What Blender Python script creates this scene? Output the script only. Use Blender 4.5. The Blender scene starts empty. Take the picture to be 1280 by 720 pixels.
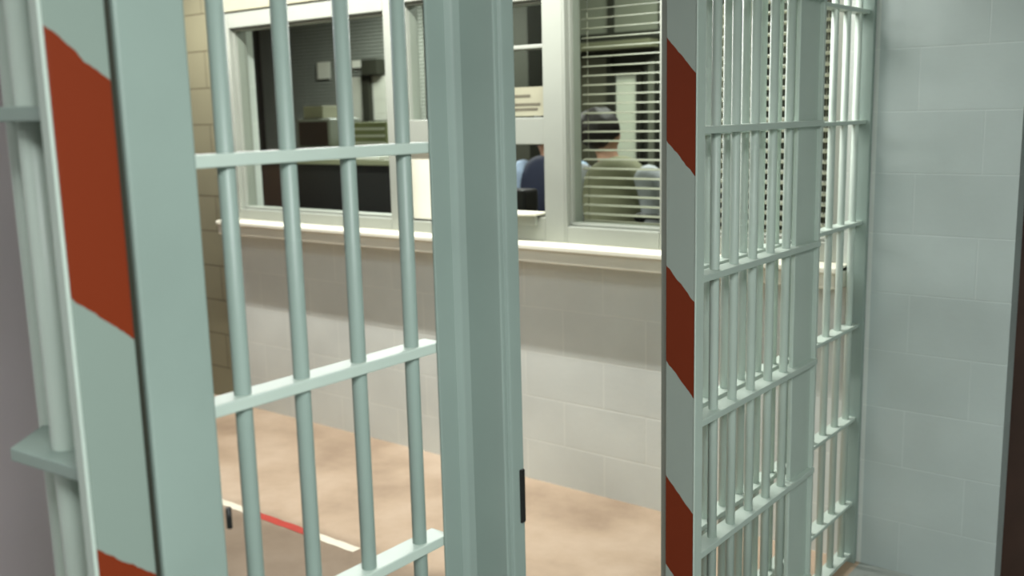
import bpy, bmesh, math, random
from mathutils import Vector, Matrix
random.seed(4)
SC = bpy.context.scene
COL = SC.collection
EYE = 1.758          # camera height; X runs right along the block wall, Y towards it
WALL = 3.68

# ------------------------------------------------------------------ materials
def new_mat(name):
    m = bpy.data.materials.new(name); m.use_nodes = True
    nt = m.node_tree
    return m, nt, nt.nodes['Principled BSDF']
def rgb(c): return (*[((v/255+0.055)/1.055)**2.4 if v/255 > .04045 else v/255/12.92 for v in c], 1)
def nd(nt, t, **k):
    n = nt.nodes.new(t)
    for a, b in k.items(): setattr(n, a, b)
    return n
def paint(name, c, rough=.45, var=.12, scale=3.0, bump=.0, metallic=0, spec=.5):
    m, nt, b = new_mat(name)
    tc = nd(nt, 'ShaderNodeTexCoord')
    n = nd(nt, 'ShaderNodeTexNoise'); n.inputs['Scale'].default_value = scale; n.inputs['Detail'].default_value = 5
    r = nd(nt, 'ShaderNodeValToRGB')
    a = rgb(c); r.color_ramp.elements[0].color = (*[v*(1-var) for v in a[:3]], 1); r.color_ramp.elements[1].color = (*[min(1, v*(1+var)) for v in a[:3]], 1)
    r.color_ramp.elements[0].position = .3; r.color_ramp.elements[1].position = .7
    nt.links.new(tc.outputs['Object'], n.inputs['Vector']); nt.links.new(n.outputs['Fac'], r.inputs['Fac']); nt.links.new(r.outputs['Color'], b.inputs['Base Color'])
    b.inputs['Roughness'].default_value = rough; b.inputs['Metallic'].default_value = metallic; b.inputs['Specular IOR Level'].default_value = spec
    if bump:
        n2 = nd(nt, 'ShaderNodeTexNoise'); n2.inputs['Scale'].default_value = 60; n2.inputs['Detail'].default_value = 4
        bp = nd(nt, 'ShaderNodeBump'); bp.inputs['Strength'].default_value = bump; bp.inputs['Distance'].default_value = .004
        nt.links.new(tc.outputs['Object'], n2.inputs['Vector']); nt.links.new(n2.outputs['Fac'], bp.inputs['Height']); nt.links.new(bp.outputs['Normal'], b.inputs['Normal'])
    return m
def block_mat(name, c, mortar, mort=.006, xo=0.0, bw=.44, axis='X'):
    m, nt, b = new_mat(name)
    tc = nd(nt, 'ShaderNodeTexCoord'); sp = nd(nt, 'ShaderNodeSeparateXYZ'); cb = nd(nt, 'ShaderNodeCombineXYZ')
    ax = nd(nt, 'ShaderNodeMath', operation='ADD'); ax.inputs[1].default_value = 20+xo
    az = nd(nt, 'ShaderNodeMath', operation='ADD'); az.inputs[1].default_value = .218*10-.2
    nt.links.new(tc.outputs['Object'], sp.inputs[0]); nt.links.new(sp.outputs[axis], ax.inputs[0]); nt.links.new(sp.outputs['Z'], az.inputs[0])
    nt.links.new(ax.outputs[0], cb.inputs[0]); nt.links.new(az.outputs[0], cb.inputs[1])
    br = nd(nt, 'ShaderNodeTexBrick'); br.inputs['Scale'].default_value = 1; br.inputs['Brick Width'].default_value = bw; br.inputs['Row Height'].default_value = .218
    br.inputs['Mortar Size'].default_value = mort; br.inputs['Mortar Smooth'].default_value = .6
    br.inputs['Color1'].default_value = rgb(c); br.inputs['Color2'].default_value = rgb([v*.985 for v in c]); br.inputs['Mortar'].default_value = rgb(mortar)
    nt.links.new(cb.outputs[0], br.inputs['Vector'])
    n = nd(nt, 'ShaderNodeTexNoise'); n.inputs['Scale'].default_value = 2.2; n.inputs['Detail'].default_value = 6
    nt.links.new(tc.outputs['Object'], n.inputs['Vector'])
    mr = nd(nt, 'ShaderNodeMapRange'); mr.inputs[1].default_value = .3; mr.inputs[2].default_value = .7; mr.inputs[3].default_value = .9; mr.inputs[4].default_value = 1.05
    nt.links.new(n.outputs['Fac'], mr.inputs[0])
    mx = nd(nt, 'ShaderNodeVectorMath', operation='SCALE'); nt.links.new(br.outputs['Color'], mx.inputs[0]); nt.links.new(mr.outputs[0], mx.inputs['Scale'])
    nt.links.new(mx.outputs[0], b.inputs['Base Color'])
    n2 = nd(nt, 'ShaderNodeTexNoise'); n2.inputs['Scale'].default_value = 45; n2.inputs['Detail'].default_value = 5
    nt.links.new(tc.outputs['Object'], n2.inputs['Vector'])
    sub = nd(nt, 'ShaderNodeMath', operation='MULTIPLY_ADD'); sub.inputs[1].default_value = -1.0
    nm = nd(nt, 'ShaderNodeMath', operation='MULTIPLY'); nm.inputs[1].default_value = .35
    nt.links.new(n2.outputs['Fac'], nm.inputs[0]); nt.links.new(br.outputs['Fac'], sub.inputs[0]); nt.links.new(nm.outputs[0], sub.inputs[2])
    bp = nd(nt, 'ShaderNodeBump'); bp.inputs['Strength'].default_value = .28; bp.inputs['Distance'].default_value = .006
    nt.links.new(sub.outputs[0], bp.inputs['Height']); nt.links.new(bp.outputs['Normal'], b.inputs['Normal'])
    b.inputs['Roughness'].default_value = .55
    return m
def stripe_mat(name, axis, k, s0, period, frac, c1, c2):
    m, nt, b = new_mat(name)
    tc = nd(nt, 'ShaderNodeTexCoord'); sp = nd(nt, 'ShaderNodeSeparateXYZ'); nt.links.new(tc.outputs['Object'], sp.inputs[0])
    n = nd(nt, 'ShaderNodeTexNoise'); n.inputs['Scale'].default_value = 40; nt.links.new(tc.outputs['Object'], n.inputs['Vector'])
    a = nd(nt, 'ShaderNodeMath', operation='MULTIPLY_ADD'); a.inputs[1].default_value = k
    nt.links.new(sp.outputs[axis], a.inputs[0]); nt.links.new(sp.outputs['Z'], a.inputs[2])
    w = nd(nt, 'ShaderNodeMath', operation='MULTIPLY_ADD'); w.inputs[1].default_value = .012
    nt.links.new(n.outputs['Fac'], w.inputs[0]); nt.links.new(a.outputs[0], w.inputs[2])
    s = nd(nt, 'ShaderNodeMath', operation='SUBTRACT'); s.inputs[1].default_value = s0+.006-period*20; nt.links.new(w.outputs[0], s.inputs[0])
    d = nd(nt, 'ShaderNodeMath', operation='DIVIDE'); d.inputs[1].default_value = period; nt.links.new(s.outputs[0], d.inputs[0])
    f = nd(nt, 'ShaderNodeMath', operation='FRACT'); nt.links.new(d.outputs[0], f.inputs[0])
    l = nd(nt, 'ShaderNodeMath', operation='LESS_THAN'); l.inputs[1].default_value = frac; nt.links.new(f.outputs[0], l.inputs[0])
    mx = nd(nt, 'ShaderNodeMix', data_type='RGBA'); mx.inputs[6].default_value = rgb(c1); mx.inputs[7].default_value = rgb(c2)
    nt.links.new(l.outputs[0], mx.inputs[0]); nt.links.new(mx.outputs[2], b.inputs['Base Color'])
    b.inputs['Roughness'].default_value = .6; b.inputs['Specular IOR Level'].default_value = .25
    return m
def glass_mat(name, refl=.06):
    m = bpy.data.materials.new(name); m.use_nodes = True; nt = m.node_tree; nt.nodes.clear()
    o = nd(nt, 'ShaderNodeOutputMaterial'); t = nd(nt, 'ShaderNodeBsdfTransparent'); g = nd(nt, 'ShaderNodeBsdfGlossy'); g.inputs['Roughness'].default_value = .03
    t.inputs['Color'].default_value = (.86, .9, .87, 1)
    lw = nd(nt, 'ShaderNodeLayerWeight'); lw.inputs[0].default_value = .5
    pw = nd(nt, 'ShaderNodeMath', operation='POWER'); pw.inputs[1].default_value = 4; nt.links.new(lw.outputs['Facing'], pw.inputs[0])
    fr = nd(nt, 'ShaderNodeMath', operation='MULTIPLY_ADD'); fr.inputs[1].default_value = .7; fr.inputs[2].default_value = .025; nt.links.new(pw.outputs[0], fr.inputs[0])
    mx = nd(nt, 'ShaderNodeMixShader'); nt.links.new(fr.outputs[0], mx.inputs[0]); nt.links.new(t.outputs[0], mx.inputs[1]); nt.links.new(g.outputs[0], mx.inputs[2]); nt.links.new(mx.outputs[0], o.inputs[0])
    return m
def emit_mat(name, c, s):
    m, nt, b = new_mat(name)
    b.inputs['Base Color'].default_value = rgb(c); b.inputs['Emission Color'].default_value = rgb(c); b.inputs['Emission Strength'].default_value = s
    return m
def stain_floor(name):  # stained tan mottle, darker on the near side of the taped line
    m, nt, b = new_mat(name)
    tc = nd(nt, 'ShaderNodeTexCoord')
    n = nd(nt, 'ShaderNodeTexNoise'); n.inputs['Scale'].default_value = 1.6; n.inputs['Detail'].default_value = 7; n.inputs['Roughness'].default_value = .6
    r = nd(nt, 'ShaderNodeValToRGB'); e = r.color_ramp.elements
    e[0].position = .34; e[0].color = rgb((160, 138, 116)); e[1].position = .66; e[1].color = rgb((200, 180, 158))
    k = e.new(.5); k.color = rgb((184, 162, 138))
    nt.links.new(tc.outputs['Object'], n.inputs['Vector']); nt.links.new(n.outputs['Fac'], r.inputs['Fac']); 
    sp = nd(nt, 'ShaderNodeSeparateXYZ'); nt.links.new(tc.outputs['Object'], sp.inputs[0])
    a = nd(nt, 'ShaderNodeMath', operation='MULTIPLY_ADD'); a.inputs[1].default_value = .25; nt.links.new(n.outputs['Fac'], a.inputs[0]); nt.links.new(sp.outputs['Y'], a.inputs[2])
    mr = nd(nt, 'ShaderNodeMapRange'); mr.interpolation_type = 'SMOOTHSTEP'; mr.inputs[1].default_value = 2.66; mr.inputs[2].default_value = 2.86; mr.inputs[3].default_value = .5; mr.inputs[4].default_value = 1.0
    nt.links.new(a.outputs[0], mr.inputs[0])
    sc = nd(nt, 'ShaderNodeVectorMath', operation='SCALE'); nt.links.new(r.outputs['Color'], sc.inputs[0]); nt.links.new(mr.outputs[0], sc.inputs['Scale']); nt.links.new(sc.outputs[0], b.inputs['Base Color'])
    b.inputs['Roughness'].default_value = .42
    return m

M = {}
M['steel'] = paint('painted_steel', (144, 161, 153), .42, .05, 4)
M['steel_pale'] = paint('pale_painted_steel', (190, 204, 194), .4, .05, 4)
M['steel_post'] = paint('grey_painted_steel', (138, 153, 146), .45, .05, 4)
M['wall_white'] = block_mat('white_painted_blocks', (220, 226, 220), (228, 233, 226), mort=.004)
M['wall_near'] = block_mat('blue_grey_painted_blocks', (188, 200, 197), (195, 206, 203), mort=.003)
M['wall_tan'] = block_mat('tan_glazed_blocks', (132, 129, 104), (90, 83, 62), mort=.005, bw=.44)
M['wall_pink'] = paint('pinkish_grey_wall', (176, 164, 168), .6, .05, 1.5, .1)
M['ceil'] = paint('ceiling_paint', (200, 202, 196), .8, .03, 2)
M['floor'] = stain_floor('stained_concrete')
M['frame'] = paint('cream_window_paint', (152, 157, 147), .4, .05, 3)
M['sill'] = paint('cream_sill_paint', (236, 234, 216), .4, .04, 3)
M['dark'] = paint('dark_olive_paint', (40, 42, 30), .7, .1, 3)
M['black'] = paint('black_plastic', (16, 16, 15), .5, .1, 8)
M['brown'] = paint('dark_brown_wood', (66, 44, 34), .5, .2, 6)
M['olive'] = paint('olive_laminate', (120, 122, 96), .5, .06, 6)
M['paper'] = paint('white_paper', (225, 226, 215), .7, .03, 8)
M['notice'] = paint('tan_card', (158, 157, 134), .7, .05, 6)
M['ink'] = paint('grey_ink', (96, 92, 76), .8, .05, 9)
M['slat'] = paint('blind_slat', (132, 132, 112), .5, .04, 5)
M['slat_grey'] = paint('grey_blind_slat', (150, 154, 146), .5, .04, 5)
M['shirt_blue'] = paint('pale_blue_cloth', (168, 190, 215), .8, .06, 20, .2)
M['shirt_white'] = paint('off_white_cloth', (206, 210, 216), .8, .06, 20, .2)
M['vest'] = paint('olive_cloth', (146, 146, 116), .8, .06, 20, .2)
M['navy'] = paint('navy_cloth', (28, 36, 58), .8, .06, 20, .2)
M['skin'] = paint('skin_tone', (196, 150, 124), .5, .04, 12)
M['hair'] = paint('dark_hair', (28, 20, 14), .6, .3, 60, .6)
M['carton'] = paint('yellow_green_carton', (140, 146, 104), .7, .08, 9)
M['redbrown'] = paint('dark_red_screen', (44, 20, 16), .3, .1, 5)
M['tape_white'] = paint('white_tape', (232, 226, 205), .5, .06, 14)
M['tape_red'] = paint('red_tape', (176, 56, 44), .5, .1, 14)
M['floor_grey'] = paint('grey_painted_floor', (150, 156, 150), .4, .1, 2)
M['glass'] = glass_mat('window_glass')
M['daylight'] = emit_mat('daylit_pane', (214, 222, 200), .22)
M['tube'] = emit_mat('fluorescent_tube', (255, 250, 238), 9)
M['diffuser'] = emit_mat('light_diffuser', (235, 248, 255), 3)
M['stripe_l'] = stripe_mat('rust_orange_stripes_wide', 'Y', .85, 1.865+.85*.6-.318, .635, .318/.635, (136, 151, 142), (122, 44, 12))
M['stripe_r'] = stripe_mat('rust_orange_stripes', 'X', 1.1, 1.668-1.1*1.211, .549, .243/.549, (150, 160, 152), (112, 42, 16))

# ------------------------------------------------------------------ helpers
def link(name, bm, mat, parent=None, bevel=0, smooth=False):
    me = bpy.data.meshes.new(name)
    bmesh.ops.recalc_face_normals(bm, faces=bm.faces[:])
    if smooth:
        for f in bm.faces: f.smooth = True
    bm.to_mesh(me); bm.free()
    o = bpy.data.objects.new(name, me); COL.objects.link(o)
    for x in (mat if isinstance(mat, (list, tuple)) else [mat]): me.materials.append(x)
    if parent: o.parent = parent; o.matrix_parent_inverse = parent.matrix_world.inverted() if False else Matrix.Translation(-parent.location)
    if bevel:
        md = o.modifiers.new('bevel', 'BEVEL'); md.width = bevel; md.segments = 2; md.limit_method = 'ANGLE'
    return o
def box(bm, x0, x1, y0, y1, z0, z1, mi=0):
    x0, x1 = sorted((x0, x1)); y0, y1 = sorted((y0, y1)); z0, z1 = sorted((z0, z1))
    v = [bm.verts.new(p) for p in [(x0,y0,z0),(x1,y0,z0),(x1,y1,z0),(x0,y1,z0),(x0,y0,z1),(x1,y0,z1),(x1,y1,z1),(x0,y1,z1)]]
    for q in [(0,3,2,1),(4,5,6,7),(0,1,5,4),(1,2,6,5),(2,3,7,6),(3,0,4,7)]:
        f = bm.faces.new([v[i] for i in q]); f.material_index = mi
    return bm
def B(*a, **k): return box(bmesh.new(), *a, **k)
def rod(bm, p, q, r, seg=14, r2=None):
    p = Vector(p); q = Vector(q); d = q-p
    mt = Matrix.Translation((p+q)/2) @ d.to_track_quat('Z', 'Y').to_matrix().to_4x4()
    g = bmesh.ops.create_cone(bm, cap_ends=True, segments=seg, radius1=r, radius2=r if r2 is None else r2, depth=d.length, matrix=mt)
    for v in g['verts']:
        for f in v.link_faces:
            if len(f.verts) == 4: f.smooth = True
    return bm
def ball(bm, c, s, seg=24):
    bmesh.ops.create_uvsphere(bm, u_segments=seg, v_segments=seg//2, radius=1, matrix=Matrix.Translation(c) @ Matrix.Diagonal((*s, 1)))
    return bm
def prism(bm, pts, z0, z1):
    a = [bm.verts.new((x, y, z0)) for x, y in pts]; b = [bm.verts.new((x, y, z1)) for x, y in pts]
    bm.faces.new(a[::-1]); bm.faces.new(b); n = len(pts)
    for i in range(n): bm.faces.new([a[i], a[(i+1) % n], b[(i+1) % n], b[i]])
    return bm
def thing(name, label, cat, loc=(0, 0, 0), group=None):
    o = bpy.data.objects.new(name, None); COL.objects.link(o); o.location = loc
    o.empty_display_size = .1; o['label'] = label; o['category'] = cat
    if group: o['group'] = group
    return o
def tag(o, label, cat, group=None):
    o['label'] = label; o['category'] = cat
    if group: o['group'] = group
    return o
def struct(name, bm, mat, label, cat='structure', parent=None, bevel=0):
    o = link(name, bm, mat, parent, bevel)
    if not parent: o['kind'] = 'structure'; o['label'] = label; o['category'] = cat
    return o

# ------------------------------------------------------------------ the room
TOP = 2.85
struct('floor_near', B(-1.22, 3.2, -3, WALL, -.1, 0), M['floor_grey'], 'blue-grey painted floor on the near side of the bars', 'floor')
struct('floor_office', B(-1.22, 3.2, WALL, 7.6, -.1, 0), M['floor_grey'], 'floor past the doorway', 'floor')
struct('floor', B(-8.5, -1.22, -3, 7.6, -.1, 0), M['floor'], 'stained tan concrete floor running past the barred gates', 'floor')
struct('ceiling', B(-8.5, 3.2, -3, 7.6, TOP, TOP+.1), M['ceil'], 'plain pale ceiling over the whole corridor', 'ceiling')
OX0, OX1, OZ0, OZ1 = -5.0, -1.34, 1.17, 2.36
wb = bmesh.new()
box(wb, -5.075, -1.22, WALL, WALL+.2, 0, OZ0); box(wb, -5.075, -1.22, WALL, WALL+.2, OZ1, TOP)
box(wb, -5.075, OX0, WALL, WALL+.2, OZ0, OZ1); box(wb, OX1, -1.22, WALL, WALL+.2, OZ0, OZ1)
bmesh.ops.remove_doubles(wb, verts=wb.verts[:], dist=1e-5)
struct('wall_back', wb, M['wall_white'], 'white painted block wall under the row of windows', 'wall')
nb = bmesh.new(); box(nb, -1.22, -.743, WALL, WALL+.2, 0, TOP); box(nb, .3, 3.1, WALL, WALL+.2, 0, TOP); box(nb, -.743, .3, WALL, WALL+.2, 2.2, TOP)
struct('wall_right', nb, M['wall_near'], 'blue-grey painted block wall to the right of the barred grilles', 'wall')
struct('wall_end', B(-7.0, -5.075, WALL+.04, WALL+.24, 0, TOP), M['wall_tan'], 'tan block wall left of the windows', 'wall')
struct('wall_left', B(-7.1, -7.0, -2.9, WALL+.24, 0, TOP), M['wall_pink'], 'pinkish grey wall far down the corridor', 'wall')
struct('wall_near_left', B(-2.0, -1.9, -2.8, 1.05, 0, TOP), M['wall_pink'], 'pinkish grey wall just beyond the swung gate', 'wall')
struct('wall_front', B(-7.0, 3.1, -2.9, -2.8, 0, TOP), M['wall_pink'], 'pinkish grey wall behind the viewer', 'wall')
struct('wall_side', B(3.0, 3.1, -2.8, WALL, 0, TOP), M['wall_near'], 'blue-grey wall closing the near corridor', 'wall')
# office shell behind the windows
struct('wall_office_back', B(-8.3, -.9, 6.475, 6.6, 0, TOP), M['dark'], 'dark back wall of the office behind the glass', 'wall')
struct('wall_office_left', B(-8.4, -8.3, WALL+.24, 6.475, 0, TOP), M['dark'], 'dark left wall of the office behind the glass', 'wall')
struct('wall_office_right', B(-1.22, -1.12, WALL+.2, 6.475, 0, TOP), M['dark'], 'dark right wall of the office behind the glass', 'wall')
# dark doorway right of the near wall
d = struct('door_1', B(-.743, .3, WALL+.1, WALL+.15, 0, 2.2), M['brown'], 'dark brown door set back past the end of the block wall', 'door')
hb = bmesh.new(); rod(hb, (-.62, WALL+.1, 1.0), (-.62, WALL+.04, 1.0), .011); rod(hb, (-.62, WALL+.045, 1.0), (-.5, WALL+.045, 1.0), .01)
struct('door_handle', hb, M['black'], '', parent=d)

# ------------------------------------------------------------------ windows in the block wall
FY0, FY1 = WALL-.015, WALL+.11
def window(n, x0, x1, z0, z1, label, fw=.07, bars=(), pane=True, bfw=None, lfw=None):
    b = bmesh.new()
    bf = bfw or fw; lf = lfw or fw
    box(b, x0, x0+lf, FY0, FY1, z0, z1); box(b, x1-fw, x1, FY0, FY1, z0, z1)
    box(b, x0+lf, x1-fw, FY0, FY1, z0, z0+bf); box(b, x0+lf, x1-fw, FY0, FY1, z1-fw, z1)
    # stepped inner bead
    i0, i1, j0, j1 = x0+lf, x1-fw, z0+bf, z1-fw
    box(b, i0, i0+.008, FY0+.03, FY1-.02, j0, j1); box(b, i1-.008, i1, FY0+.03, FY1-.02, j0, j1)
    box(b, i0, i1, FY0+.03, FY1-.02, j0, j0+.014); box(b, i0, i1, FY0+.03, FY1-.02, j1-.014, j1)
    w = struct('window_%d' % n, b, M['frame'], label, 'window', bevel=.004)
    for (za, zb) in bars:
        struct('rail', B(i0, i1, FY0+.005, FY1-.03, za, zb), M['frame'], '', parent=w, bevel=.003)
    if pane:
        g = bmesh.new()
        spans = []; lo = j0
        for (za, zb) in sorted(bars): spans.append((lo, za)); lo = zb
        spans.append((lo, j1))
        for k, (a, c) in enumerate(spans):
            if pane == 'upper' and k == 0: continue
            v = [g.verts.new(p) for p in [(i0, WALL+.04, a), (i1, WALL+.04, a), (i1, WALL+.04, c), (i0, WALL+.04, c)]]; g.faces.new(v)
        struct('pane', g, M['glass'], '', parent=w)
    return w
window(1, -4.985, -3.60, OZ0, 2.355, 'wide cream framed office window at the left of the row, grey blinds showing inside', fw=.085, bfw=.06, lfw=.045)
w2 = window(2, -3.60, -3.08, OZ0, 2.355, 'narrow cream window with a solid white lower panel, partly behind the steel post', fw=.055, bars=((1.585, 1.73),), pane='upper', lfw=.04)
struct('panel', B(-3.56, -3.135, FY0+.03, FY0+.06, OZ0+.055, 1.585), M['sill'], '', parent=w2, bevel=.004)
w3 = window(3, -3.08, -2.59, OZ0, 2.355, 'narrow cream service window with a notice above the pass-through opening', fw=.11, bars=((1.61, 1.73), (2.035, 2.052)), pane='upper')
window(4, -2.59, -2.07, OZ0, 2.355, 'cream window with horizontal blinds and a dark-haired person behind', fw=.035, bfw=.075, lfw=.012)
window(5, -2.07, -1.345, OZ0, 2.355, 'dark cream-framed window seen through the bars of the sliding gate', fw=.04, bfw=.075)
sb = bmesh.new()
box(sb, -5.03, -1.3, WALL-.12, WALL-.001, 1.087, 1.168); box(sb, -5.03, -1.3, WALL-.135, WALL-.001, 1.145, 1.17)
struct('trim_1', sb, M['sill'], 'long cream window ledge on the block wall', 'ledge', bevel=.006)
struct('trim_2', B(-5.045, -5.0, WALL-.03, WALL-.001, 1.17, 2.45), M['frame'], 'cream upright casing at the left end of the windows', 'trim', bevel=.004)
struct('trim_3', B(-5.045, -1.3, WALL-.03, WALL-.001, 2.36, 2.45), M['notice'], 'cream head casing above the windows', 'trim', bevel=.004)

# notice on the service window and the tray below
nt_ = thing('paper_notice', 'tan paper notice with grey printed lines taped inside the narrow service window', 'notice', (-2.83, WALL+.03, 1.735))
link('sheet', B(-2.955, -2.708, WALL+.026, WALL+.03, 1.738, 1.868), M['notice'], nt_)
for (a, b_, z) in [(-2.93, -2.80, 1.828), (-2.93, -2.745, 1.790), (-2.93, -2.76, 1.768)]:
    link('printed_line', B(a, b_, WALL+.0245, WALL+.0259, z-.006, z+.006), M['ink'], nt_)
tr = thing('service_tray', 'shallow white tray on the ledge of the pass-through opening', 'tray', (-2.83, WALL+.03, 1.25))
tb = bmesh.new(); prism(tb, [(-2.955+.13*0, WALL+.03), (-2.715, WALL+.03), (-2.73, WALL-.06), (-2.78, WALL-.085), (-2.90, WALL-.085), (-2.94, WALL-.06)], 1.29, 1.302)
link('dish', tb, M['sill'], tr, .003)
link('apron', B(-2.93, -2.74, WALL-.035, WALL-.016, 1.245, 1.29), M['frame'], tr, .003)
struct('sash', B(-2.965, -2.705, FY0+.02, FY0+.05, 1.245, 1.285), M['frame'], '', parent=w3, bevel=.003)

# ------------------------------------------------------------------ barred steelwork
def bar(parent, x, y, z0, z1, r=.0125, mat='steel'):
    return link('bar', rod(bmesh.new(), (x, y, z0), (x, y, z1), r, 16), M[mat], parent)
def crossbar(parent, x0, x1, y0, y1, z, t=.014, mat='steel_pale'):
    return link('crossbar', B(x0, x1, y0, y1, z-t/2, z+t/2), M[mat], parent, .002)
GT = 2.45
# left fixed partition with the door post
pt = thing('barred_partition', 'pale green fixed bar partition between the plain steel plate and the broad door post', 'bars', (-1.165, 1.0, 0))
link('stile', B(-1.19, -1.14, .683, .782, 0, GT), M['steel'], pt, .004)
for y in (.845, .953, 1.07, 1.192): bar(pt, -1.165, y, .02, GT-.02)
for z in (2.06, 1.703, 1.361, 1.008, .65, .29, .04): crossbar(pt, -1.19, -1.1465, .783, 1.25, z, .018)
link('top_rail', B(-1.19, -1.14, .683, 1.35, GT, GT+.06), M['steel'], pt, .004)
po = bmesh.new()
prism(po, [(-1.146, 1.232), (-1.14, 1.232), (-1.14, 1.276), (-1.134, 1.288), (-1.122, 1.294), (-1.05, 1.294), (-1.05, 1.305), (-1.056, 1.307), (-1.056, 1.312), (-1.05, 1.314), (-1.05, 1.348), (-1.08, 1.348), (-1.085, 1.302), (-1.122, 1.300), (-1.138, 1.294), (-1.146, 1.278)], 0, GT)
pl = link('post', po, M['steel_post'], pt, .003); pl['label'] = 'broad stepped grey-green steel post'
link('latch_keeper', B(-1.053, -1.046, 1.334, 1.346, 1.03, 1.13), M['black'], pl, .002)
link('hinge_pin', rod(bmesh.new(), (-1.136, .786, 1.195), (-1.136, .786, 1.225), .004), M['black'], pt)

# swung gate at the far left with the wide stripes
sg = thing('swung_gate', 'open barred gate at the far left, its flat end striped rust orange and grey-green', 'gate', (-1.2, .64, 0))
e = link('end_stile', B(-1.15, -1.14, .594, .672, .05, GT), M['stripe_l'], sg, .003); e['label'] = 'end plate with wide rust orange diagonal stripes'
link('edge_strip', B(-1.158, -1.138, .588, .5935, .05, GT), M['steel_pale'], sg, .002)
link('seam_strip', B(-1.165, -1.148, .6725, .6825, .05, GT), M['dark'], sg)
for z in (2.2, 1.772, 1.328, .885, .44, .07):
    link('cross_plate', prism(bmesh.new(), [(-1.151, .594), (-1.318, .582), (-1.50, .80), (-1.44, .84), (-1.151, .69)], z-.011, z+.007), M['steel'], sg, .002)
for x, y in ((-1.258, .628), (-1.385, .675)): bar(sg, x, y, .06, GT-.02, .018, 'steel_pale')
bar(sg, -1.20, .655, .06, GT-.02, .016, 'steel_pale')

# sliding gate pushed open to the right
sl = thing('sliding_gate', 'pale barred sliding gate standing open, its leading edge striped rust orange and grey', 'gate', (-1.18, 2.5, 0))
e = link('leading_stile', B(-1.224, -1.143, 2.163, 2.195, .05, GT), M['stripe_r'], sl, .003); e['label'] = 'leading edge with rust orange diagonal stripes'
link('edge_strip', B(-1.1425, -1.138, 2.16, 2.20, .05, GT), M['steel_pale'], sl, .001)
for y in (2.31, 2.421, 2.535, 2.652, 2.762): bar(sl, -1.165, y, .06, GT-.02, .0125, 'steel_pale')
for z in (2.065, 1.703, 1.339, .968, .611, .25): crossbar(sl, -1.19, -1.14, 2.196, 2.968, z, .018)
link('lock_panel', B(-1.172, -1.158, 2.815, 2.965, .06, GT), M['steel_pale'], sl, .003)
link('edge_angle', B(-1.185, -1.145, 2.958, 2.972, .05, GT), M['steel_pale'], sl, .002)

# fixed grille behind it, running to the block wall
fg = thing('fixed_grille', 'pale fixed bar grille behind the sliding gate, running up to the block wall', 'bars', (-1.275, 3.0, 0))
y = 2.37
while y < 3.66:
    bar(fg, -1.275, y, .02, GT-.02, .0125, 'steel_pale'); y += .113
for z in (2.075, 1.692, 1.328, .943, .581, .243, .03): crossbar(fg, -1.30, -1.25, 2.32, 3.655, z)
link('wall_strip', B(-1.305, -1.235, 3.655, WALL-.003, 0, GT), M['steel'], fg, .003)
link('end_post', B(-1.262, -1.236, 2.205, 2.33, 0, GT), M['frame'], fg, .003)
link('top_rail', B(-1.32, -1.13, 1.352, 3.655, GT+.002, GT+.08), M['steel'], fg, .003)

# ------------------------------------------------------------------ tape on the floor
for (a, b_, c, l) in [(-3.86, -3.60, 'tape_white', 'short white floor tape piece at the left end of the taped line'),
                      (-3.595, -3.22, 'tape_red', 'red piece of floor tape between two white pieces'),
                      (-3.215, -2.92, 'tape_white', 'white floor tape piece at the right end of the taped line')]:
    bm = bmesh.new(); n = 8; vs = []
    for i in range(n+1):
        x = a+(b_-a)*i/n; j = .002*math.sin(i*2.1+a)
        vs.append((bm.verts.new((x, 2.595+j, .0015)), bm.verts.new((x, 2.64+j, .0015))))
    for i in range(n): bm.faces.new([vs[i][0], vs[i+1][0], vs[i+1][1], vs[i][1]])
    tag(link('floor_tape', bm, M[c]), l, 'tape')

# ------------------------------------------------------------------ venetian blinds
def blind(label, x0, x1, yc, z0, z1, pitch, depth, tilt, mat, cords):
    t = thing('venetian_blind', label, 'blind', ((x0+x1)/2, yc, z0))
    b = bmesh.new(); z = z0+pitch; c, s = math.cos(tilt)*depth/2, math.sin(tilt)*depth/2
    while z < z1-.03:
        pts = [(-c, s), (0, .0022), (c, -s)]
        lo = [[b.verts.new((x, yc+p, z+q)) for (p, q) in pts] for x in (x0, x1)]
        up = [[b.verts.new((x, yc+p, z+q+.0012)) for (p, q) in pts] for x in (x0, x1)]
        for g in (lo, up):
            for i in range(2): b.faces.new([g[0][i], g[1][i], g[1][i+1], g[0][i+1]])
        z += pitch
    link('slats', b, mat, t)
    link('head_rail', B(x0, x1, yc-.02, yc+.02, z1-.035, z1), mat, t, .003)
    link('bottom_rail', B(x0, x1, yc-.012, yc+.012, z0, z0+.014), mat, t, .003)
    for x in cords: link('cord', rod(bmesh.new(), (x, yc, z0), (x, yc, z1), .0018, 6), mat, t)
    return t
blind('open horizontal blind inside the window with the dark-haired person', -2.60, -2.11, WALL+.16, 1.245, 2.34, .0415, .03, math.radians(-14), M['slat'], (-2.575, -2.19))
blind('open horizontal blind inside the window behind the sliding gate bars', -2.03, -1.385, WALL+.16, 1.245, 2.34, .0415, .03, math.radians(-30), M['slat'], (-1.95, -1.47))
blind('closed grey blind on the far office wall behind the wide left window', -8.2, -6.0, 6.45, 1.2, 2.8, .031, .03, math.radians(-55), M['slat_grey'], (-8.0, -7.55, -6.3))

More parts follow.
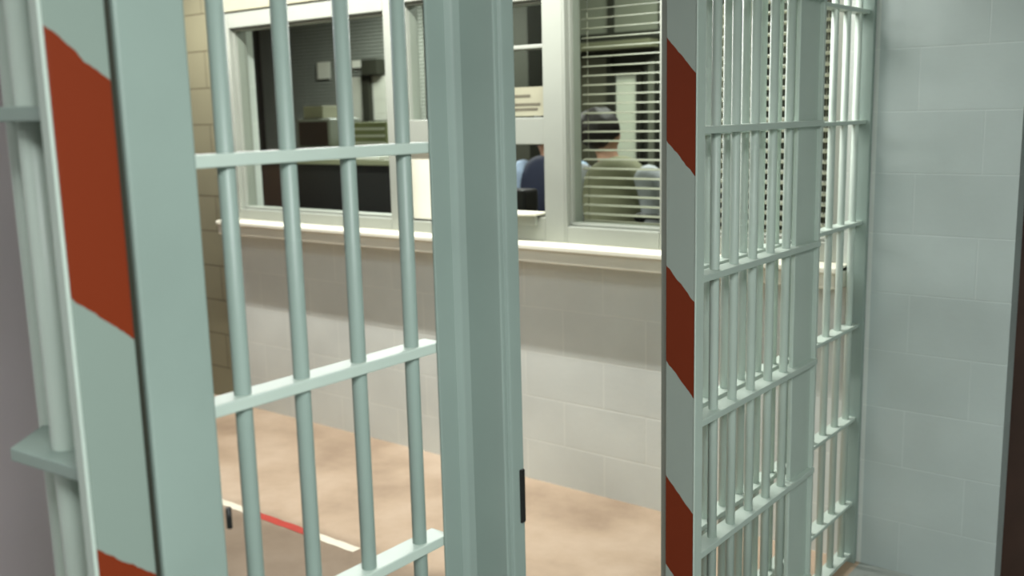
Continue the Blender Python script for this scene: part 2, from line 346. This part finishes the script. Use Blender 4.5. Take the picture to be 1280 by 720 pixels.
# ------------------------------------------------------------------ office contents
# daylit inner windows
def inner_window(label, x0, x1, z0, z1, y, verts=(), fr=.035, litmat='daylight'):
    t = thing('inner_window', label, 'window', ((x0+x1)/2, y, z0))
    b = bmesh.new()
    box(b, x0, x0+fr, y-.03, y, z0, z1); box(b, x1-fr, x1, y-.03, y, z0, z1); box(b, x0+fr, x1-fr, y-.03, y, z0, z0+fr); box(b, x0+fr, x1-fr, y-.03, y, z1-fr, z1)
    for v in verts: box(b, v-.02, v+.02, y-.03, y, z0+fr, z1-fr)
    link('frame', b, M['dark'], t)
    g = bmesh.new(); v = [g.verts.new(p) for p in [(x0+fr, y-.008, z0+fr), (x1-fr, y-.008, z0+fr), (x1-fr, y-.008, z1-fr), (x0+fr, y-.008, z1-fr)]]; g.faces.new(v)
    link('pane', g, M[litmat], t)
    return t
M['dim'] = emit_mat('dim_pane', (120, 124, 108), .10)
M['dim2'] = emit_mat('dimmer_pane', (95, 95, 78), .07)
inner_window('dim high inner window above and behind the dark-haired person', -3.92, -3.16, 2.19, 2.75, 5.6, (-3.56,), .05, 'dim')
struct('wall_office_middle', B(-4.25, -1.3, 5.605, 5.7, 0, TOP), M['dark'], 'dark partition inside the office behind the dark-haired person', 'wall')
inner_window('dim wide inner window beside the bright one, behind the person', -3.84, -3.56, 1.25, 2.12, 5.6, (), .03, 'dim2')
inner_window('bright narrow inner window right of the person\'s head', -3.56, -3.34, 1.25, 2.0, 5.6, (), .03, 'daylight')
inner_window('slim pale inner window right of the bright one', -3.31, -3.22, 1.25, 2.07, 5.6, (), .015, 'dim')
inner_window('far right inner window seen past the sliding gate', -3.15, -2.5, 1.25, 2.4, 5.6, (-2.85,), .04, 'dim2')
tag(link('shelf_board', B(-3.9, -3.2, 5.45, 5.565, 2.13, 2.18), M['olive'], None, .003), 'long olive shelf board under the high inner window', 'shelf')

# behind the wide left window: papers, cabinet, carton, monitor
for (x0, x1, z0, z1, m, l) in [(-7.344, -7.169, 2.105, 2.258, 'paper', 'white sheet hung in front of the grey blind in the office'),
                               (-6.878, -6.65, 2.185, 2.25, 'paper', 'wide low white sheet above the two pale panels in the office')]:
    o = tag(link('paper_sheet', B(x0, x1, 6.42, 6.425, z0, z1), M[m]), l, 'paper')
for (x0, x1, l) in [(-6.905, -6.715, 'left one of the two tall pale ribbed panels in the office'), (-6.59, -6.40, 'right one of the two tall pale ribbed panels in the office')]:
    b = bmesh.new()
    z = 1.72
    while z < 2.09: box(b, x0, x1, 6.39, 6.41, z, z+.02); z += .03
    box(b, x0, x1, 6.405, 6.412, 1.7, 2.1)
    tag(link('ribbed_panel', b, M['paper']), l, 'panel')
tag(link('wall_box', B(-6.63, -6.43, 6.30, 6.40, 2.11, 2.245), M['dark'], None, .004), 'small dark box on the office wall above the ribbed panels', 'box')
tag(link('wall_conduit', B(-6.70, -6.605, 6.36, 6.40, 1.3, 2.107), M['dark'], None, .003), 'dark upright channel between the two pale ribbed panels', 'pipe')
tag(link('storage_cabinet', B(-6.98, -6.33, 6.1, 6.42, 0, 1.699), M['dark'], None, .006), 'dark cabinet carrying the two pale ribbed panels', 'cabinet')
ct = thing('carton', 'yellow-green ribbed carton on the office desk under the pale panels', 'box', (-4.8, 4.65, 1.5))
cb = bmesh.new(); box(cb, -4.96, -4.64, 4.6, 4.8, 1.502, 1.715)
link('body', cb, M['carton'], ct, .004)
cb = bmesh.new()
for k in range(4): box(cb, -4.95, -4.65, 4.594, 4.6, 1.53+k*.045, 1.545+k*.045)
link('bands', cb, M['paper'], ct)
mo = thing('computer_monitor', 'boxy dark red screened monitor on the office desk beside the carton', 'monitor', (-5.35, 4.7, 1.5))
link('case', B(-5.53, -5.19, 4.62, 4.9, 1.55, 1.745), M['slat_grey'], mo, .012)
link('screen', B(-5.505, -5.215, 4.612, 4.622, 1.562, 1.725), M['redbrown'], mo, .003)
link('stand', prism(bmesh.new(), [(-5.45, 4.66), (-5.27, 4.66), (-5.3, 4.86), (-5.42, 4.86)], 1.5, 1.552), M['black'], mo, .003)
tag(link('paper_tray', B(-5.5, -5.3, 4.66, 4.86, 1.747, 1.83), M['notice'], None, .004), 'pale file box lying on top of the dark screened monitor', 'box')
dk = thing('office_desk', 'tall office desk with an olive top and black front under the wide left window', 'desk', (-4.6, 4.4, 0))
link('desk_top', B(-5.56, -4.12, 4.18, 4.95, 1.465, 1.498), M['olive'], dk, .004)
link('front_panel', B(-5.1, -4.16, 4.22, 4.25, .02, 1.464), M['black'], dk, .003)
link('side_panel', B(-4.16, -4.14, 4.2, 4.93, .0, 1.464), M['black'], dk)
link('drawer_block', B(-5.54, -5.12, 4.21, 4.93, .0, 1.464), M['brown'], dk, .004)
link('drawer_handle', B(-5.45, -5.42, 4.19, 4.21, 1.33, 1.42), M['slat_grey'], dk, .003)
tag(link('keyboard_tray', B(-4.55, -4.32, 4.21, 4.36, 1.499, 1.52), M['paper'], None, .004), 'small white pad at the edge of the office desk top', 'pad')

# counter inside the service windows
cn = thing('service_counter', 'dark inner counter running behind the service window and the person', 'counter', (-2.6, 4.0, 0))
link('counter_top', B(-3.7, -1.4, 3.885, 4.06, 1.13, 1.165), M['olive'], cn, .003)
link('counter_front', B(-3.68, -1.42, 4.02, 4.05, 0, 1.13), M['black'], cn)
ph = thing('desk_phone', 'black desk telephone on the inner counter right of the dark-haired person', 'telephone', (-2.28, 3.97, 1.166))
link('base', prism(bmesh.new(), [(-2.42, 3.9), (-2.18, 3.9), (-2.18, 4.04), (-2.42, 4.04)], 1.167, 1.235), M['black'], ph, .008)
b = bmesh.new(); rod(b, (-2.385, 3.975, 1.27), (-2.215, 3.975, 1.27), .014); ball(b, (-2.385, 3.975, 1.262), (.028, .028, .026), 16); ball(b, (-2.215, 3.975, 1.262), (.028, .028, .026), 16)
link('handset', b, M['black'], ph, smooth=True)
tag(link('equipment_case', B(-3.34, -3.02, 3.93, 4.05, 1.167, 1.375), M['black'], None, .012), 'black case on the counter behind the pass-through opening', 'box')
lt = thing('letter_tray', 'pale olive letter tray on the counter in front of the dark-haired person', 'tray', (-2.62, 3.97, 1.166))
b = bmesh.new()
for k in range(2): box(b, -2.76, -2.46, 3.9, 4.05, 1.167+k*.04, 1.175+k*.04)
box(b, -2.76, -2.752, 3.9, 4.05, 1.167, 1.225); box(b, -2.468, -2.46, 3.9, 4.05, 1.167, 1.225)
link('shelves', b, M['olive'], lt)

# ------------------------------------------------------------------ people in the office
def skin_mesh(name, pts, edges, root, sub=2):
    me = bpy.data.meshes.new(name+'_tmp'); me.from_pydata([p[:3] for p in pts], edges, []); o = bpy.data.objects.new(name+'_tmp', me); COL.objects.link(o)
    md = o.modifiers.new('s', 'SKIN'); md.use_smooth_shade = True; md.branch_smoothing = .6
    for i, p in enumerate(pts):
        sv = me.skin_vertices[0].data[i]; r = p[3]; sv.radius = r if isinstance(r, tuple) else (r, r)
        sv.use_root = (i == root)
    ss = o.modifiers.new('u', 'SUBSURF'); ss.levels = ss.render_levels = sub
    dg = bpy.context.evaluated_depsgraph_get(); dg.update()
    out = bpy.data.meshes.new_from_object(o.evaluated_get(dg))
    bpy.data.objects.remove(o); return out
def person(label, loc, rot, sc, top, trousers, sleeves, headlean=0.0):
    """standing figure facing +Y, forearms forward"""
    def hand(P, E, side, base):
        # palm and five fingers; base = wrist index
        w = Vector(P[base][:3]); n = len(P)
        P.append((w.x, w.y+.05, w.z-.005, (.034, .016))); E.append((base, n))
        for k in range(4):
            x = w.x+side*(-.03+.02*k); L = (.034, .04, .038, .028)[k]; m = len(P)
            P.append((x, w.y+.085, w.z-.006, .009)); P.append((x, w.y+.085+L, w.z-.014, .008)); P.append((x, w.y+.085+L*1.5, w.z-.034, .0065))
            E += [(n, m), (m, m+1), (m+1, m+2)]
        m = len(P); P.append((w.x-side*.045, w.y+.045, w.z-.005, .011)); P.append((w.x-side*.06, w.y+.075, w.z-.012, .009)); E += [(n, m), (m, m+1)]
    h = headlean
    P = [(0, 0, .98, (.15, .10)), (0, 0, 1.12, (.135, .09)), (0, .01, 1.28, (.14, .09)), (0, 0, 1.42, (.12, .075)), (h*.3, 0, 1.49, .055),
         (h*.7, .01, 1.545, .05), (h, .02, 1.60, (.07, .085)), (h*1.1, .02, 1.68, (.075, .092))]
    E = [(i, i+1) for i in range(7)]
    nose = len(P); P.append((h, .115, 1.615, .012)); E.append((6, nose))
    for s in (-1, 1):
        n = len(P); P.append((h+s*.078, .015, 1.625, .014)); E.append((6, n))
        n = len(P); P += [(s*.175, 0, 1.41, .045), (s*.225, .0, 1.13, .04), (s*.20, .22, 1.07, .034), (s*.185, .27, 1.07, .026)]
        E += [(3, n), (n, n+1), (n+1, n+2), (n+2, n+3)]; hand(P, E, s, n+3)
        n = len(P); P += [(s*.09, 0, .86, .088), (s*.10, .01, .50, .06), (s*.11, -.02, .10, .042), (s*.115, .03, .045, .04), (s*.12, .13, .035, .034)]
        E += [(0, n), (n, n+1), (n+1, n+2), (n+2, n+3), (n+3, n+4)]
    t = thing('person', label, 'person', loc); t.rotation_euler = (0, 0, rot); t.scale = (sc*1.12, sc*1.05, sc)
    def child(name, me, mat):
        o = bpy.data.objects.new(name, me); COL.objects.link(o); o.parent = t; me.materials.clear(); me.materials.append(mat)
        for p in me.polygons: p.use_smooth = True
        return o
    child('body', skin_mesh('body', P, E, 0), M['skin'])
    S = [(0, 0, .95, (.165, .115)), (0, 0, 1.12, (.152, .105)), (0, .01, 1.30, (.195, .12)), (0, 0, 1.44, (.185, .11)), (h*.4, 0, 1.525, .085)]
    child('shirt', skin_mesh('shirt', S, [(0, 1), (1, 2), (2, 3), (3, 4)], 0), M[top])
    for s in (-1, 1):
        A = [(s*.12, 0, 1.45, .07), (s*.185, 0, 1.42, .08), (s*.232, .0, 1.13, .062), (s*.205, .19, 1.075, .043)]
        child('sleeve', skin_mesh('sleeve', A, [(0, 1), (1, 2), (2, 3)], 0), M[sleeves])
    T = [(0, 0, 1.0, (.16, .112)), (0, 0, .93, (.165, .118))]; TE = [(0, 1)]
    for s in (-1, 1):
        n = len(T); T += [(s*.09, 0, .84, .10), (s*.10, .01, .50, .074), (s*.11, -.015, .08, .058)]; TE += [(1, n), (n, n+1), (n+1, n+2)]
    child('trousers', skin_mesh('trousers', T, TE, 1), M[trousers])
    for s in (-1, 1):
        bm = bmesh.new(); ball(bm, (s*.118, .06, .045), (.05, .14, .045)); bm2 = bpy.data.meshes.new('shoe'); bm.to_mesh(bm2); bm.free(); child('shoe', bm2, M['black'])
        bm = bmesh.new(); ball(bm, (h+s*.03, .096, 1.65), (.014, .01, .008), 12); e_ = bpy.data.meshes.new('eye'); bm.to_mesh(e_); bm.free(); child('eye', e_, M['paper'])
    bm = bmesh.new(); ball(bm, (h*1.1, -.008, 1.665), (.10, .112, .108), 32)
    for v in bm.verts:
        c = v.co
        k = 1+.05*math.sin(c.x*90+c.z*60)*math.cos(c.y*70)
        v.co = Vector((h*1.1, -.008, 1.665))+(c-Vector((h*1.1, -.008, 1.665)))*k
        if v.co.y > .045 and v.co.z < 1.70: v.co.y = .03          # open at the face
        if v.co.z < 1.62: v.co.x = h*1.1+(v.co.x-h*1.1)*.92
    hm = bpy.data.meshes.new('hair'); bm.to_mesh(hm); bm.free(); child('hair', hm, M['hair'])
    bm = bmesh.new(); ball(bm, (h, .098, 1.575), (.022, .01, .006), 12); mm = bpy.data.meshes.new('mouth'); bm.to_mesh(mm); bm.free(); child('mouth', mm, M['redbrown'])
    return t
person('dark-haired person seen from behind through the blind, olive vest over pale sleeves', (-2.745, 4.33, 0), 0, 1.0, 'vest', 'navy', 'shirt_white', -.075)
person('person in a navy vest and pale blue sleeves standing behind the pass-through opening', (-3.36, 4.62, 0), math.pi, 1.0, 'navy', 'navy', 'shirt_blue', 0)

# ------------------------------------------------------------------ lights
def fixture(label, x0, x1, y0, y1, z, mat, tubes=0):
    t = thing('ceiling_light', label, 'lamp', ((x0+x1)/2, (y0+y1)/2, z))
    link('housing', B(x0-.03, x1+.03, y0-.03, y1+.03, z+.03, TOP), M['ceil'], t, .004)
    return t
def area(name, loc, sx, sy, power, col, rot=(0, 0, 0)):
    l = bpy.data.lights.new(name, 'AREA'); l.shape = 'RECTANGLE'; l.size = sx; l.size_y = sy; l.energy = power; l.color = col
    o = bpy.data.objects.new(name, l); COL.objects.link(o); o.location = loc; o.rotation_euler = rot; return o
f1 = fixture('long strip light on the ceiling close to the windowed wall', -5.6, -1.5, 3.10, 3.16, 2.72, None)
link('tube', rod(bmesh.new(), (-5.6, 3.13, 2.73), (-1.5, 3.13, 2.73), .013), M['tube'], f1)
area('strip_light', (-3.55, 3.13, 2.70), 4.1, .05, 108, (1, .985, .95))
f2 = fixture('square ceiling light panel over the near corridor', 0.15, 1.35, -.6, .6, 2.79, None)
link('diffuser', B(0.15, 1.35, -.6, .6, 2.80, 2.815), M['diffuser'], f2)
area('near_light', (.75, 0.0, 2.78), 1.2, 1.2, 100, (.97, 1, .975))
f3 = fixture('added ceiling housing for the fill light over the far corridor', -3.8, -2.2, 1.0, 1.6, 2.79, None)  # housing added to go with the far corridor fill
area('rear_fill', (-1.7, -1.5, 2.8), 1.0, .4, 12, (.93, 1, .97))  # unseen fill added to brighten the swung gate at the left
area('far_fill', (-3.0, 1.3, 2.78), 1.6, .6, 17, (.86, .95, 1))  # unseen cool fill added for the far corridor
area('office_light', (-5.4, 5.6, 2.8), 1.2, .6, 90, (.95, 1, .92))
area('office_lamp', (-2.6, 4.9, 2.8), 1.0, .5, 34, (.95, 1, .92))
w = bpy.data.worlds.new('world'); SC.world = w; w.use_nodes = True
w.node_tree.nodes['Background'].inputs[0].default_value = (.5, .6, .6, 1); w.node_tree.nodes['Background'].inputs[1].default_value = .15

# ------------------------------------------------------------------ camera
cd = bpy.data.cameras.new('camera'); cam = bpy.data.objects.new('camera', cd); COL.objects.link(cam)
R = Matrix(((0.78641602, -0.08798199, 0.61139923), (0.61721034, 0.15121653, -0.77213014), (-0.02452013, 0.98457744, 0.1732225)))
cam.matrix_world = Matrix.Translation((0, 0, EYE)) @ R.to_4x4()
cd.sensor_width = 36; cd.lens = 1251/1280*36; cd.clip_start = .05
cd.dof.use_dof = True; cd.dof.focus_distance = 2.3; cd.dof.aperture_fstop = 3.2
SC.camera = cam
SC.view_settings.view_transform = 'Standard'; SC.view_settings.look = 'None'
